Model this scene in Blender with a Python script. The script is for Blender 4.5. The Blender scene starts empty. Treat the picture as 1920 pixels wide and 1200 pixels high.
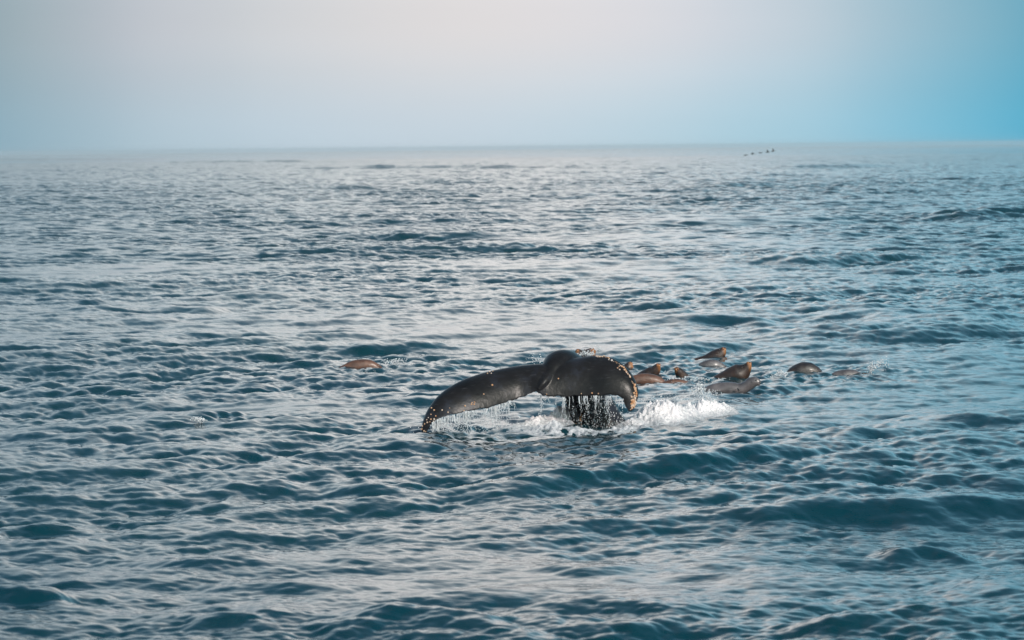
import bpy, bmesh, math, random
import numpy as np
from mathutils import Vector, Matrix
from mathutils.bvhtree import BVHTree
from mathutils import noise as mnoise

R = math.radians
random.seed(7)
SC = bpy.context.scene
COL = SC.collection

# ------------------------------------------------------------------ camera
EYE = 5.26                   # eye height above mean sea level (deck of a boat)
FPX = 6000.0                 # focal length in photo pixels (1920 wide)
HOR = 276.0                  # true horizon row in the photo, mid-frame
ROLL = R(-0.6)
PITCH = math.atan((600.0 - HOR) / FPX)
cam_d = bpy.data.cameras.new('camera')
cam = bpy.data.objects.new('camera', cam_d); COL.objects.link(cam)
cam.location = (0, 0, EYE)
CAM_M = Matrix.Rotation(R(90) - PITCH, 3, 'X') @ Matrix.Rotation(ROLL, 3, 'Z')
cam.rotation_euler = CAM_M.to_euler()
cam_d.sensor_width = 36.0
cam_d.lens = FPX / 1920.0 * 36.0
cam_d.clip_start = 0.1
cam_d.clip_end = 30000
cam_d.dof.use_dof = True
cam_d.dof.focus_distance = 63.0
cam_d.dof.aperture_fstop = 2.8
SC.camera = cam

# ------------------------------------------------------------------ colour management
SC.view_settings.view_transform = 'Standard'
SC.view_settings.look = 'None'
SC.view_settings.exposure = 0.0
SC.view_settings.gamma = 1.0
SC.view_settings.use_curve_mapping = False
SC.cycles.volume_bounces = 2
SC.cycles.max_bounces = 8

def lin(c):
    out = []
    for v in c:
        v = v / 255.0
        out.append(v / 12.92 if v <= 0.04045 else ((v + 0.055) / 1.055) ** 2.4)
    return tuple(out) + (1.0,)

# ------------------------------------------------------------------ sun direction
SUN_EL = R(27)
SUN_AZ = R(148)              # clockwise from the viewing direction (+Y): right, behind the boat
to_sun = Vector((math.sin(SUN_AZ) * math.cos(SUN_EL), math.cos(SUN_AZ) * math.cos(SUN_EL), math.sin(SUN_EL)))
sun_d = bpy.data.lights.new('sun', 'SUN')
sun_d.energy = 3.4
sun_d.angle = R(5.0)
sun_d.color = (1.0, 0.88, 0.82)
sun = bpy.data.objects.new('sun', sun_d); COL.objects.link(sun)
sun.rotation_euler = to_sun.to_track_quat('Z', 'Y').to_euler()
sun.location = (30, -30, 40)

# ------------------------------------------------------------------ world: Nishita above a bank of sea fog
world = bpy.data.worlds.new('World'); SC.world = world
world.use_nodes = True
nt = world.node_tree
nt.nodes.clear()
N = nt.nodes.new; L = nt.links.new
def wmath(op, a, b=None, c=None):
    n = N('ShaderNodeMath'); n.operation = op
    for i, v in enumerate((a, b, c)):
        if v is None: continue
        if isinstance(v, (int, float)): n.inputs[i].default_value = v
        else: L(v, n.inputs[i])
    return n.outputs[0]
def wmix(f, a, b):
    n = N('ShaderNodeMix'); n.data_type = 'RGBA'
    L(f, n.inputs[0]); L(a, n.inputs[6]); L(b, n.inputs[7])
    return n.outputs[2]
def wrange(v, a, b, smooth=True):
    n = N('ShaderNodeMapRange'); n.interpolation_type = 'SMOOTHSTEP' if smooth else 'LINEAR'
    L(v, n.inputs[0]); n.inputs[1].default_value = a; n.inputs[2].default_value = b
    return n.outputs[0]
def wramp(v, stops):
    n = N('ShaderNodeValToRGB'); L(v, n.inputs[0])
    e = n.color_ramp.elements
    n.color_ramp.interpolation = 'CARDINAL'
    while len(e) < len(stops): e.new(0.5)
    for i, (p, c) in enumerate(stops):
        e[i].position = p; e[i].color = lin(c)
    return n.outputs[0]
geo = N('ShaderNodeNewGeometry')
tc = N('ShaderNodeTexCoord')
sep = N('ShaderNodeSeparateXYZ'); L(tc.outputs['Generated'], sep.inputs[0])
az = wmath('MULTIPLY', wmath('ARCTAN2', sep.outputs[0], sep.outputs[1]), 180 / math.pi)   # degrees from +Y, right positive
el = wmath('MULTIPLY', wmath('ARCSINE', sep.outputs[2]), 180 / math.pi)
azn = wmath('ADD', wmath('DIVIDE', az, 60.0), 0.5)          # -30..30 deg -> 0..1
def A(d): return d / 60.0 + 0.5
low = wramp(azn, [(A(-22), (120, 158, 178)), (A(-9.1), (141, 173, 189)), (A(-6.8), (170, 193, 206)), (A(-4.5), (188, 206, 218)), (A(-0.5), (197, 213, 224)),
                  (A(3.3), (180, 209, 223)), (A(6.1), (150, 198, 218)), (A(9.1), (92, 177, 207)), (A(14), (66, 160, 196))])
mid = wramp(azn, [(A(-22), (132, 154, 168)), (A(-9.1), (152, 171, 180)), (A(-6.8), (186, 193, 201)), (A(-4.5), (205, 208, 212)), (A(-0.5), (222, 219, 220)),
                  (A(3.3), (212, 216, 223)), (A(6.1), (176, 199, 212)), (A(9.1), (115, 172, 194)), (A(14), (86, 154, 182))])
# sky band just above the view, brightened to lift highlights reflected in the water
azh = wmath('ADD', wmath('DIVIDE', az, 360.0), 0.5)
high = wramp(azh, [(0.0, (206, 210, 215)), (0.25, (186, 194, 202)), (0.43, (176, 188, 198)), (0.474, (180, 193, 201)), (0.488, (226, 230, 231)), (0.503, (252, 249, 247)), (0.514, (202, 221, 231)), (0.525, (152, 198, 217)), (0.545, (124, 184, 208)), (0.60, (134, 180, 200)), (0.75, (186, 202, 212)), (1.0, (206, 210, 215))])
fog = wmix(wrange(el, 0.0, 2.3), low, mid)
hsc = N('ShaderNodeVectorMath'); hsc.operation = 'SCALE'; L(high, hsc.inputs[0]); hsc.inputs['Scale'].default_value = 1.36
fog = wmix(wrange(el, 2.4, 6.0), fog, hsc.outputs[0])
sky = N('ShaderNodeTexSky'); sky.sky_type = 'NISHITA'; sky.sun_disc = False
sky.sun_elevation = SUN_EL; sky.sun_rotation = SUN_AZ
sky.dust_density = 3.0; sky.air_density = 1.0; sky.ozone_density = 1.5
skm = N('ShaderNodeVectorMath'); skm.operation = 'MULTIPLY'; L(sky.outputs[0], skm.inputs[0]); skm.inputs[1].default_value = (.072, .111, .108)
mixf = wmath('MULTIPLY', wrange(el, 6.0, 25.0, False), 0.95)
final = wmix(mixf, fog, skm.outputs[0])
# faint uneven banks in the mist
mpw = N('ShaderNodeMapping'); L(tc.outputs['Generated'], mpw.inputs[0]); mpw.inputs['Scale'].default_value = (7, 7, 55)
nzw = N('ShaderNodeTexNoise'); L(mpw.outputs[0], nzw.inputs['Vector']); nzw.inputs['Scale'].default_value = 1.0; nzw.inputs['Detail'].default_value = 4
gain = wmath('MULTIPLY_ADD', nzw.outputs[0], 0.07, 0.968)
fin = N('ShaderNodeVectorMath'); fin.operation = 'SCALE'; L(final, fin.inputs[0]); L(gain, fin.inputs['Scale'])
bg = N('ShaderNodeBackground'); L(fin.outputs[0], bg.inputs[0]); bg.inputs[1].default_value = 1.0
wo = N('ShaderNodeOutputWorld'); L(bg.outputs[0], wo.inputs[0])

# ------------------------------------------------------------------ small helpers
CP, SP = math.cos(PITCH), math.sin(PITCH)
def ray(px, py):
    u = (px - 960.0) / FPX; v = (600.0 - py) / FPX
    return CAM_M @ Vector((u, v, -1.0))
def at(px, py, y):
    """world point seen at photo pixel (px, py) standing y metres out"""
    if y < 100: y *= 1.0135 if y > 62.5 else .995
    d = ray(px, py)
    return Vector((0, 0, EYE)) + d * (y / d.y)
def onsea(px, py, z=0.0):
    d = ray(px, py)
    t = (z - EYE) / d.z
    return Vector((0, 0, EYE)) + d * t

def tag(o, label=None, cat=None, group=None, kind=None):
    if label: o['label'] = label
    if cat: o['category'] = cat
    if group: o['group'] = group
    if kind: o['kind'] = kind
    return o
def link_mesh(name, me, mat=None, parent=None):
    o = bpy.data.objects.new(name, me); COL.objects.link(o)
    if mat is not None:
        me.materials.clear(); me.materials.append(mat)
    if parent is not None: o.parent = parent
    return o
def empty(name, loc):
    o = bpy.data.objects.new(name, None); COL.objects.link(o); o.location = loc
    o.empty_display_size = 0.2
    return o
def np_mesh(name, V, F, smooth=True):
    """V (n,3) F list/array of equal-length faces"""
    me = bpy.data.meshes.new(name)
    V = np.asarray(V, np.float32); F = np.asarray(F, np.int32)
    k = F.shape[1]
    me.vertices.add(len(V)); me.vertices.foreach_set('co', V.ravel())
    me.loops.add(F.size); me.loops.foreach_set('vertex_index', F.ravel())
    me.polygons.add(len(F))
    me.polygons.foreach_set('loop_start', np.arange(len(F), dtype=np.int32) * k)
    me.polygons.foreach_set('loop_total', np.full(len(F), k, np.int32))
    me.polygons.foreach_set('use_smooth', np.full(len(F), smooth))
    me.update(calc_edges=True)
    return me

# ------------------------------------------------------------------ wave field (sum of spectral tiles)
rng = np.random.default_rng(11)
TH0 = R(-62)                 # waves run from far left towards near right
def tile(n, Lt, lam_max, lam_min, spread, mss, seed, slope=4.0):
    r = np.random.default_rng(seed)
    k1 = np.fft.fftfreq(n, Lt / n) * 2 * math.pi
    kx, ky = np.meshgrid(k1, k1, indexing='ij')
    k = np.hypot(kx, ky); k[0, 0] = 1
    th = np.arctan2(ky, kx)
    c = np.cos((th - TH0) / 2) ** 2
    D = c ** spread
    S = k ** -slope * D
    kmin, kmax = 2 * math.pi / lam_max, 2 * math.pi / lam_min
    S *= 1 / (1 + (kmin / k) ** 8) * np.exp(-(k / kmax) ** 4)
    S[0, 0] = 0
    a = (r.normal(size=(n, n)) + 1j * r.normal(size=(n, n))) * np.sqrt(S)
    a[0, 0] = 0
    h = np.fft.ifft2(a)
    sx = np.fft.ifft2(1j * kx * a).real; sy = np.fft.ifft2(1j * ky * a).real
    sc = math.sqrt(mss / np.mean(sx ** 2 + sy ** 2))
    dx = np.fft.ifft2(-1j * kx / k * a).real * sc
    dy = np.fft.ifft2(-1j * ky / k * a).real * sc
    return (h.real * sc).astype(np.float32), dx.astype(np.float32), dy.astype(np.float32), Lt
def samp(f, Lt, x, y):
    n = f.shape[0]
    u = x / Lt * n; v = y / Lt * n
    i = np.floor(u).astype(np.int64); j = np.floor(v).astype(np.int64)
    a = (u - i).astype(np.float32); b = (v - j).astype(np.float32)
    i %= n; j %= n; i2 = (i + 1) % n; j2 = (j + 1) % n
    return (f[i, j] * (1 - a) + f[i2, j] * a) * (1 - b) + (f[i, j2] * (1 - a) + f[i2, j2] * a) * b
T_SW = tile(512, 310.0, 34.0, 7.0, 9, 0.0013, 3)
T_A = tile(1024, 149.0, 3.6, 1.2, 3.5, 0.0092, 21)
T_B = tile(1024, 23.7, 1.3, 0.12, 2.2, 0.036, 33, 3.6)
T_G = tile(256, 170.0, 40.0, 9.0, 0.5, 1.0, 44)          # gusts: where the chop is stronger or slick
T_G = (T_G[0] / T_G[0].std(), None, None, T_G[3])
CB, SB = math.cos(0.31), math.sin(0.31)

# long crests that the photograph shows one by one: (left px, left py, right px, right py, height, half width)
RIDGES = [
 (960, 926, 1385, 872, .16, .62), (1330, 962, 1660, 948, .14, .62), (1640, 958, 1960, 925, .20, .9), (1640, 1012, 1790, 1008, .12, .5),
 (1010, 1150, 1310, 1150, .15, .6), (600, 1192, 870, 1178, .17, .6), (380, 1186, 560, 1166, .12, .5), (1500, 1186, 1800, 1176, .13, .55),
 (-40, 1010, 110, 985, .12, .5), (-40, 1150, 100, 1140, .13, .5), (640, 664, 830, 654, .16, 1.0), (980, 676, 1080, 660, .12, .8),
 (1130, 680, 1330, 656, .14, 1.1), (1250, 612, 1440, 610, .22, 1.4), (1560, 640, 1960, 606, .34, 2.2), (1580, 604, 1780, 590, .24, 1.8),
 (1470, 497, 1660, 486, .30, 2.2), (1200, 578, 1340, 570, .18, 1.4), (140, 582, 230, 576, .16, 1.0), (290, 574, 410, 572, .16, 1.2),
 (600, 317, 1060, 316, .95, 5.), (1480, 318, 1650, 314, 1.0, 5.), (630, 358, 720, 354, .6, 3.), (1340, 352, 1420, 348, .55, 3.),
 (780, 446, 880, 440, .34, 2.6), (1780, 412, 1960, 404, .5, 2.8), (830, 374, 890, 372, .45, 2.8), (1800, 806, 1960, 798, .16, .9),
 (840, 748, 770, 746, .08, .6), (440, 930, 540, 918, .08, .5), (640, 930, 740, 916, .10, .5), (370, 790, 470, 777, .10, .32),
 (1000, 1058, 1130, 1064, .06, .4), (1240, 1068, 1500, 1062, .07, .5), (280, 1060, 480, 1056, .08, .45), (0, 1105, 160, 1095, .08, .45),
 (-60, 300, 300, 300, 1.1, 6.), (300, 306, 620, 304, .9, 6.),
]
RW = []
for (x0, y0, x1, y1, a, w) in RIDGES:
    p, q = onsea(x0, y0), onsea(x1, y1)
    RW.append((p.x, p.y, q.x, q.y, a, w))

# calmer places: the whale's footprint, and the milling pod
CALM = [(onsea(1000, 795), 2.6, 1.6, .75), (onsea(1290, 710), 3.6, 3.2, .55), (onsea(670, 690), 1.6, 2.0, .6), (onsea(1560, 705), 1.5, 1.6, .5)]
LEVEL = [(onsea(1000, 795), 4.5, 4.0, .95), (onsea(1290, 705), 4.5, 6.0, .9), (onsea(740, 690), 3.0, 4.5, .9), (onsea(1560, 705), 3.0, 4.0, .9)]
SLICK = [(onsea(430, 765), 2.2, 2.6, .85), (onsea(640, 760), 1.6, 1.5, .5), (onsea(1000, 1090), 3.0, 2.5, .55)]

ROUGH = [(onsea(1300, 705), 3.0, 4.0, .55), (onsea(800, 690), 1.8, 3.0, .5), (onsea(1640, 690), 1.5, 2.5, .4), (onsea(1000, 815), 3.0, 1.2, .5)]
RINGS = [onsea(*p) for p in ((675, 690), (1180, 694), (1212, 712), (1216, 720), (1278, 710), (1340, 675), (1338, 690), (1375, 714), (1370, 734), (1512, 706), (1592, 711), (1128, 806), (795, 815), (1640, 692), (385, 790))]
def ell(P, rx, ry, x, y): return np.exp(-((x - P.x) / rx) ** 2 - ((y - P.y) / ry) ** 2)
def waves(x, y, res=None):
    """height and horizontal shift of the sea at rest point (x, y); res = grid spacing there"""
    r = np.hypot(x, y)
    if res is None: res = np.zeros_like(r)
    calm = np.ones_like(r)
    for P, rx, ry, s in CALM: calm *= 1 - s * ell(P, rx, ry, x, y)
    fa = np.clip(1.6 - res / 2.2, 0, 1) * calm
    fs = np.clip(2.0 - res / 12.0, 0, 1)
    for P, rx, ry, s in LEVEL: fs = fs * (1 - s * ell(P, rx, ry, x, y))
    g = samp(T_G[0], T_G[3], x, y)
    fb = np.clip(1.5 - res / 0.75, 0, 1) * np.clip(1.0 + 0.28 * g, 0.3, 1.7)
    for P, rx, ry, s in SLICK: fb *= 1 - s * ell(P, rx, ry, x, y)
    for P, rx, ry, s in ROUGH: fb *= 1 + s * ell(P, rx, ry, x, y)
    fa = fa * np.clip(1.0 + 0.14 * g, 0.5, 1.5)
    wind = .88 + .75 * np.clip((r - 55) / 300, 0, 1)          # a fresher breeze farther out
    fa = fa * wind; fb = fb * wind
    xb, yb = x * CB + y * SB, -x * SB + y * CB
    h = fs * samp(T_SW[0], T_SW[3], x, y) + fa * samp(T_A[0], T_A[3], x, y) + fb * samp(T_B[0], T_B[3], xb, yb)
    dx = fs * samp(T_SW[1], T_SW[3], x, y) + 1.0 * fa * samp(T_A[1], T_A[3], x, y)
    dy = fs * samp(T_SW[2], T_SW[3], x, y) + 1.0 * fa * samp(T_A[2], T_A[3], x, y)
    bx, by = samp(T_B[1], T_B[3], xb, yb), samp(T_B[2], T_B[3], xb, yb)
    dx += 0.6 * fb * (bx * CB - by * SB); dy += 0.6 * fb * (bx * SB + by * CB)
    for P in RINGS:
        sel = (np.abs(x - P.x) < 2.2) & (np.abs(y - P.y) < 3.0)
        if not sel.any(): continue
        d = np.hypot((x[sel] - P.x) * 1.0, (y[sel] - P.y) * .8)
        h[sel] += .016 * np.sin(d * 19 + P.x * 3 + 1.5 * np.sin(np.arctan2(y[sel] - P.y, x[sel] - P.x) * 3)) * np.exp(-((d - .7) / .75) ** 2)
    for (px, py, qx, qy, a, w) in RW:
        ux, uy = qx - px, qy - py
        Ln = math.hypot(ux, uy); ux /= Ln; uy /= Ln
        cx, cy = (px + qx) / 2, (py + qy) / 2
        sel = (np.abs(x - cx) < Ln * .8 + 4 * w) & (np.abs(y - cy) < Ln * .8 + 4 * w)
        if not sel.any(): continue
        X, Y = x[sel] - cx, y[sel] - cy
        t = (X * ux + Y * uy) / (Ln * 0.55)
        d = (-X * uy + Y * ux) / w + 0.35 * np.sin(t * 3.1 + px)
        prof = np.where(d < 0, np.exp(-(d / 0.8) ** 2), np.exp(-(d / 1.5) ** 2))
        h[sel] += a * prof * np.exp(-t ** 4)
    return h, dx, dy
def sea_z(x, y):
    return float(waves(np.array([float(x)]), np.array([float(y)]))[0][0])

# ------------------------------------------------------------------ materials
def new_mat(name):
    m = bpy.data.materials.new(name); m.use_nodes = True
    t = m.node_tree
    return m, t, t.nodes['Principled BSDF'], t.nodes['Material Output']
def noise_node(t, vec, scale, detail=4, rough=.55, dist=0.0):
    n = t.nodes.new('ShaderNodeTexNoise')
    n.inputs['Scale'].default_value = scale; n.inputs['Detail'].default_value = detail
    n.inputs['Roughness'].default_value = rough; n.inputs['Distortion'].default_value = dist
    if vec is not None: t.links.new(vec, n.inputs['Vector'])
    return n
def ramp_node(t, val, stops):
    n = t.nodes.new('ShaderNodeValToRGB'); t.links.new(val, n.inputs[0])
    e = n.color_ramp.elements
    while len(e) < len(stops): e.new(.5)
    for i, (p, c) in enumerate(stops):
        e[i].position = p; e[i].color = tuple(c) + (1,) if len(c) == 3 else c
    return n
def mix_node(t, f, a, b):
    n = t.nodes.new('ShaderNodeMix'); n.data_type = 'RGBA'
    for s, v in ((0, f), (6, a), (7, b)):
        if isinstance(v, (int, float)): n.inputs[s].default_value = v
        elif isinstance(v, tuple): n.inputs[s].default_value = v if len(v) == 4 else v + (1,)
        else: t.links.new(v, n.inputs[s])
    return n.outputs[2]
def bump_node(t, h, strength, dist):
    n = t.nodes.new('ShaderNodeBump'); n.inputs['Strength'].default_value = strength; n.inputs['Distance'].default_value = dist
    t.links.new(h, n.inputs['Height'])
    return n

def make_water():
    m, t, b, out = new_mat('sea_water')
    tcn = t.nodes.new('ShaderNodeTexCoord')
    mp = t.nodes.new('ShaderNodeMapping'); t.links.new(tcn.outputs['Object'], mp.inputs[0])
    mp.inputs['Rotation'].default_value = (0, 0, R(28)); mp.inputs['Scale'].default_value = (0.55, 1.0, 1.0)
    n1 = noise_node(t, mp.outputs[0], 1.1, 5, .62)       # chop that the far grid is too coarse to hold
    n2 = noise_node(t, mp.outputs[0], 9.0, 3, .6)        # ripples
    at_far = t.nodes.new('ShaderNodeAttribute'); at_far.attribute_name = 'far'
    mul = t.nodes.new('ShaderNodeMath'); mul.operation = 'MULTIPLY'
    t.links.new(n1.outputs[0], mul.inputs[0]); t.links.new(at_far.outputs['Fac'], mul.inputs[1])
    mul2 = t.nodes.new('ShaderNodeMath'); mul2.operation = 'MULTIPLY_ADD'
    t.links.new(n2.outputs[0], mul2.inputs[0]); mul2.inputs[1].default_value = 0.009; t.links.new(mul.outputs[0], mul2.inputs[2])
    bp = bump_node(t, mul2.outputs[0], 1.0, 0.55)
    t.links.new(bp.outputs[0], b.inputs['Normal'])
    # body colour: deep teal, a little greener and bluer in drifts
    n3 = noise_node(t, tcn.outputs['Object'], 0.08, 3)
    body = ramp_node(t, n3.outputs[0], [(.3, (.0006, .031, .048)), (.7, (.0012, .036, .047))])
    # flecks of foam where animals and breaking crests stir the surface
    at_f = t.nodes.new('ShaderNodeAttribute'); at_f.attribute_name = 'foam'
    n4 = noise_node(t, tcn.outputs['Object'], 7.0, 7, .72, .6)
    sub = t.nodes.new('ShaderNodeMath'); sub.operation = 'ADD'
    t.links.new(n4.outputs[0], sub.inputs[0]); t.links.new(at_f.outputs['Fac'], sub.inputs[1])
    fr = t.nodes.new('ShaderNodeMapRange'); t.links.new(sub.outputs[0], fr.inputs[0])
    fr.inputs[1].default_value = .96; fr.inputs[2].default_value = 1.16
    t.links.new(mix_node(t, fr.outputs[0], body.outputs[0], (.82, .84, .85)), b.inputs['Base Color'])
    rr = t.nodes.new('ShaderNodeMapRange'); t.links.new(fr.outputs[0], rr.inputs[0])
    rr.inputs[3].default_value = .035; rr.inputs[4].default_value = .7
    t.links.new(rr.outputs[0], b.inputs['Roughness'])
    b.inputs['IOR'].default_value = 1.333
    return m
M_WATER = make_water()

def make_skin():
    m, t, b, out = new_mat('whale_skin')
    tcn = t.nodes.new('ShaderNodeTexCoord')
    n1 = noise_node(t, tcn.outputs['Object'], 1.6, 4, .6)
    base = ramp_node(t, n1.outputs[0], [(.36, (.008, .0075, .008)), (.54, (.013, .0118, .0125)), (.70, (.024, .027, .038))])
    # old scratches and pale scars
    mp = t.nodes.new('ShaderNodeMapping'); t.links.new(tcn.outputs['Object'], mp.inputs[0])
    mp.inputs['Rotation'].default_value = (0, R(35), 0); mp.inputs['Scale'].default_value = (2.0, 4.0, 11.0)
    n2 = noise_node(t, mp.outputs[0], 2.4, 5, .7)
    sc = ramp_node(t, n2.outputs[0], [(.60, (0, 0, 0)), (.76, (1, 1, 1))])
    m1 = t.nodes.new('ShaderNodeMath'); m1.operation = 'MULTIPLY'; t.links.new(sc.outputs[0], m1.inputs[0]); m1.inputs[1].default_value = .42
    t.links.new(mix_node(t, m1.outputs[0], base.outputs[0], (.12, .12, .13)), b.inputs['Base Color'])
    n3 = noise_node(t, tcn.outputs['Object'], 14, 4, .6)
    bp = bump_node(t, n3.outputs[0], .25, .02); t.links.new(bp.outputs[0], b.inputs['Normal'])
    rg = t.nodes.new('ShaderNodeMapRange'); t.links.new(n1.outputs[0], rg.inputs[0]); rg.inputs[3].default_value = .24; rg.inputs[4].default_value = .40
    t.links.new(rg.outputs[0], b.inputs['Roughness'])
    b.inputs['IOR'].default_value = 1.33
    b.inputs['Specular IOR Level'].default_value = .4
    return m
M_SKIN = make_skin()

def make_fur(name, c0, c1, rough=.45, coat=.5):
    m, t, b, out = new_mat(name)
    tcn = t.nodes.new('ShaderNodeTexCoord')
    n1 = noise_node(t, tcn.outputs['Object'], 5.0, 5, .65)
    base = ramp_node(t, n1.outputs[0], [(.30, tuple(v * .55 for v in c0)), (.45, c0), (.66, c1)])
    fa = t.nodes.new('ShaderNodeAttribute'); fa.attribute_name = 'face'
    t.links.new(mix_node(t, fa.outputs['Fac'], base.outputs[0], (.36, .15, .05)), b.inputs['Base Color'])
    mp = t.nodes.new('ShaderNodeMapping'); t.links.new(tcn.outputs['Object'], mp.inputs[0]); mp.inputs['Scale'].default_value = (14, 40, 40)
    n2 = noise_node(t, mp.outputs[0], 2.0, 4, .6)
    bp = bump_node(t, n2.outputs[0], .6, .016); t.links.new(bp.outputs[0], b.inputs['Normal'])
    b.inputs['Roughness'].default_value = rough
    b.inputs['Coat Weight'].default_value = coat; b.inputs['Coat Roughness'].default_value = .31
    return m
M_FUR_BROWN = make_fur('wet_brown_fur', (.024, .012, .008), (.055, .026, .015))
M_FUR_DARK = make_fur('wet_dark_fur', (.020, .014, .012), (.045, .028, .02), .36, .8)
M_FUR_TAN = make_fur('wet_tan_fur', (.10, .046, .028), (.17, .08, .05))
M_FUR_GREY = make_fur('wet_grey_fur', (.085, .075, .078), (.15, .13, .132), .42, .9)
M_FUR_MUZZLE = make_fur('orange_muzzle_fur', (.26, .10, .035), (.40, .17, .065), .45, .2)
M_DARK = make_fur('black_wet_skin', (.008, .007, .007), (.014, .012, .012), .2, .6)

def make_barnacle():
    m, t, b, out = new_mat('barnacle_shell')
    g = t.nodes.new('ShaderNodeNewGeometry')
    tcn = t.nodes.new('ShaderNodeTexCoord')
    oi = t.nodes.new('ShaderNodeObjectInfo')
    n1 = noise_node(t, g.outputs['Position'], 9.0, 3, .6)
    base = ramp_node(t, n1.outputs[0], [(.38, (.46, .21, .08)), (.52, (.52, .34, .22)), (.66, (.60, .54, .50))])
    t.links.new(base.outputs[0], b.inputs['Base Color'])
    n2 = noise_node(t, g.outputs['Position'], 120.0, 3, .6)
    bp = bump_node(t, n2.outputs[0], .6, .01); t.links.new(bp.outputs[0], b.inputs['Normal'])
    b.inputs['Roughness'].default_value = .5
    return m
M_BARN = make_barnacle()

def make_foam():
    m, t, b, out = new_mat('white_foam')
    tcn = t.nodes.new('ShaderNodeTexCoord')
    n1 = noise_node(t, tcn.outputs['Object'], 16.0, 6, .7, .5)
    at_f = t.nodes.new('ShaderNodeAttribute'); at_f.attribute_name = 'thick'
    ad = t.nodes.new('ShaderNodeMath'); ad.operation = 'MULTIPLY_ADD'
    t.links.new(n1.outputs[0], ad.inputs[0]); ad.inputs[1].default_value = 1.6; t.links.new(at_f.outputs['Fac'], ad.inputs[2])
    fr = t.nodes.new('ShaderNodeMapRange'); t.links.new(ad.outputs[0], fr.inputs[0]); fr.inputs[1].default_value = .85; fr.inputs[2].default_value = 1.45
    # thin lather lets the green water show through
    t.links.new(mix_node(t, fr.outputs[0], (.34, .37, .40), (.92, .88, .89)), b.inputs['Base Color'])
    b.inputs['Roughness'].default_value = .75
    b.inputs['Subsurface Weight'].default_value = .25
    b.inputs['Subsurface Radius'].default_value = (.05, .05, .05)
    n2 = noise_node(t, tcn.outputs['Object'], 45.0, 4, .7)
    bp = bump_node(t, n2.outputs[0], .8, .03); t.links.new(bp.outputs[0], b.inputs['Normal'])
    return m
M_FOAM = make_foam()
def make_drop():
    m, t, b, out = new_mat('water_drops')
    b.inputs['Base Color'].default_value = (.86, .88, .90, 1)
    b.inputs['Roughness'].default_value = .12
    b.inputs['Transmission Weight'].default_value = .45
    b.inputs['IOR'].default_value = 1.333
    n = noise_node(t, t.nodes.new('ShaderNodeTexCoord').outputs['Object'], 60.0, 2)
    bp = bump_node(t, n.outputs[0], .3, .01); t.links.new(bp.outputs[0], b.inputs['Normal'])
    return m
M_DROP = make_drop()

# ------------------------------------------------------------------ the sea: one sheet, finer where it is near
def build_sea():
    rs1 = list(np.geomspace(1.0, 31.0, 30))[:-1]
    r = 31.0
    while r < 150.0:
        rs1.append(r); r += min(r * r / (EYE * 3200 * 1.7), r * 0.0019)
    rs2 = []
    while r < 7000.0:
        rs2.append(r); r += r * (0.0012 if r < 500 else 0.0017 if r < 1500 else 0.012)
    W = R(10.8)
    dense = np.linspace(-W, W, 761)
    side = W + (np.linspace(0, 1, 52)[1:] ** 2.0) * (math.pi - W)
    th1 = np.concatenate([dense, side[:-1], [math.pi], -side[:-1][::-1]])       # even count, cyclic
    if len(th1) % 2: th1 = np.delete(th1, len(dense) + 40)
    th2 = th1[::2]
    def zone(rs, th):
        rs = np.array(rs)
        RR, TT = np.meshgrid(rs, th, indexing='ij')
        x = (RR * np.sin(TT)).ravel(); y = (RR * np.cos(TT)).ravel()
        dth = np.abs((np.roll(th, -1) - np.roll(th, 1) + math.pi) % (2 * math.pi) - math.pi) / 2
        res = np.maximum(np.gradient(rs)[:, None] * 0.55, RR * dth[None, :]).ravel()
        return x, y, res
    def grid(nr, nt, o):
        a = o + np.arange(nr - 1)[:, None] * nt + np.arange(nt)[None]
        b = o + np.arange(nr - 1)[:, None] * nt + np.roll(np.arange(nt), -1)[None]
        return np.concatenate([np.stack([a, a + nt, b], -1).reshape(-1, 3), np.stack([b, a + nt, b + nt], -1).reshape(-1, 3)])
    z1, z2 = zone(rs1, th1), zone(rs2, th2)
    x, y, res = (np.concatenate(p) for p in zip(z1, z2))
    n1, n2 = len(th1), len(th2)
    o2 = len(z1[0])
    f = (len(rs1) - 1) * n1
    j = np.arange(n2); f0, f1, f2 = f + 2 * j, f + 2 * j + 1, f + (2 * j + 2) % n1
    c0, c1 = o2 + j, o2 + (j + 1) % n2
    F = np.concatenate([grid(len(rs1), n1, 0), grid(len(rs2), n2, o2), np.stack([f0, c0, f1], -1), np.stack([f1, c0, c1], -1), np.stack([f1, c1, f2], -1)])[:, ::-1]
    h, dx, dy = waves(x, y, res)
    V = np.stack([x + dx, y + dy, h], 1)
    me = np_mesh('sea', V, F)
    far = np.clip((res - 0.10) / 0.8, 0, 1) * 0.45
    foam = np.zeros(len(x))
    for (px, py, rx, ry, s) in FLECKS:
        foam = np.maximum(foam, s * ell(onsea(px, py), rx, ry, x, y))
    for nm, a in (('far', far), ('foam', foam)):
        at_ = me.attributes.new(nm, 'FLOAT', 'POINT'); at_.data.foreach_set('value', a.astype(np.float32))
    o = link_mesh('sea', me, M_WATER)
    o['kind'] = 'structure'
    return o
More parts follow.
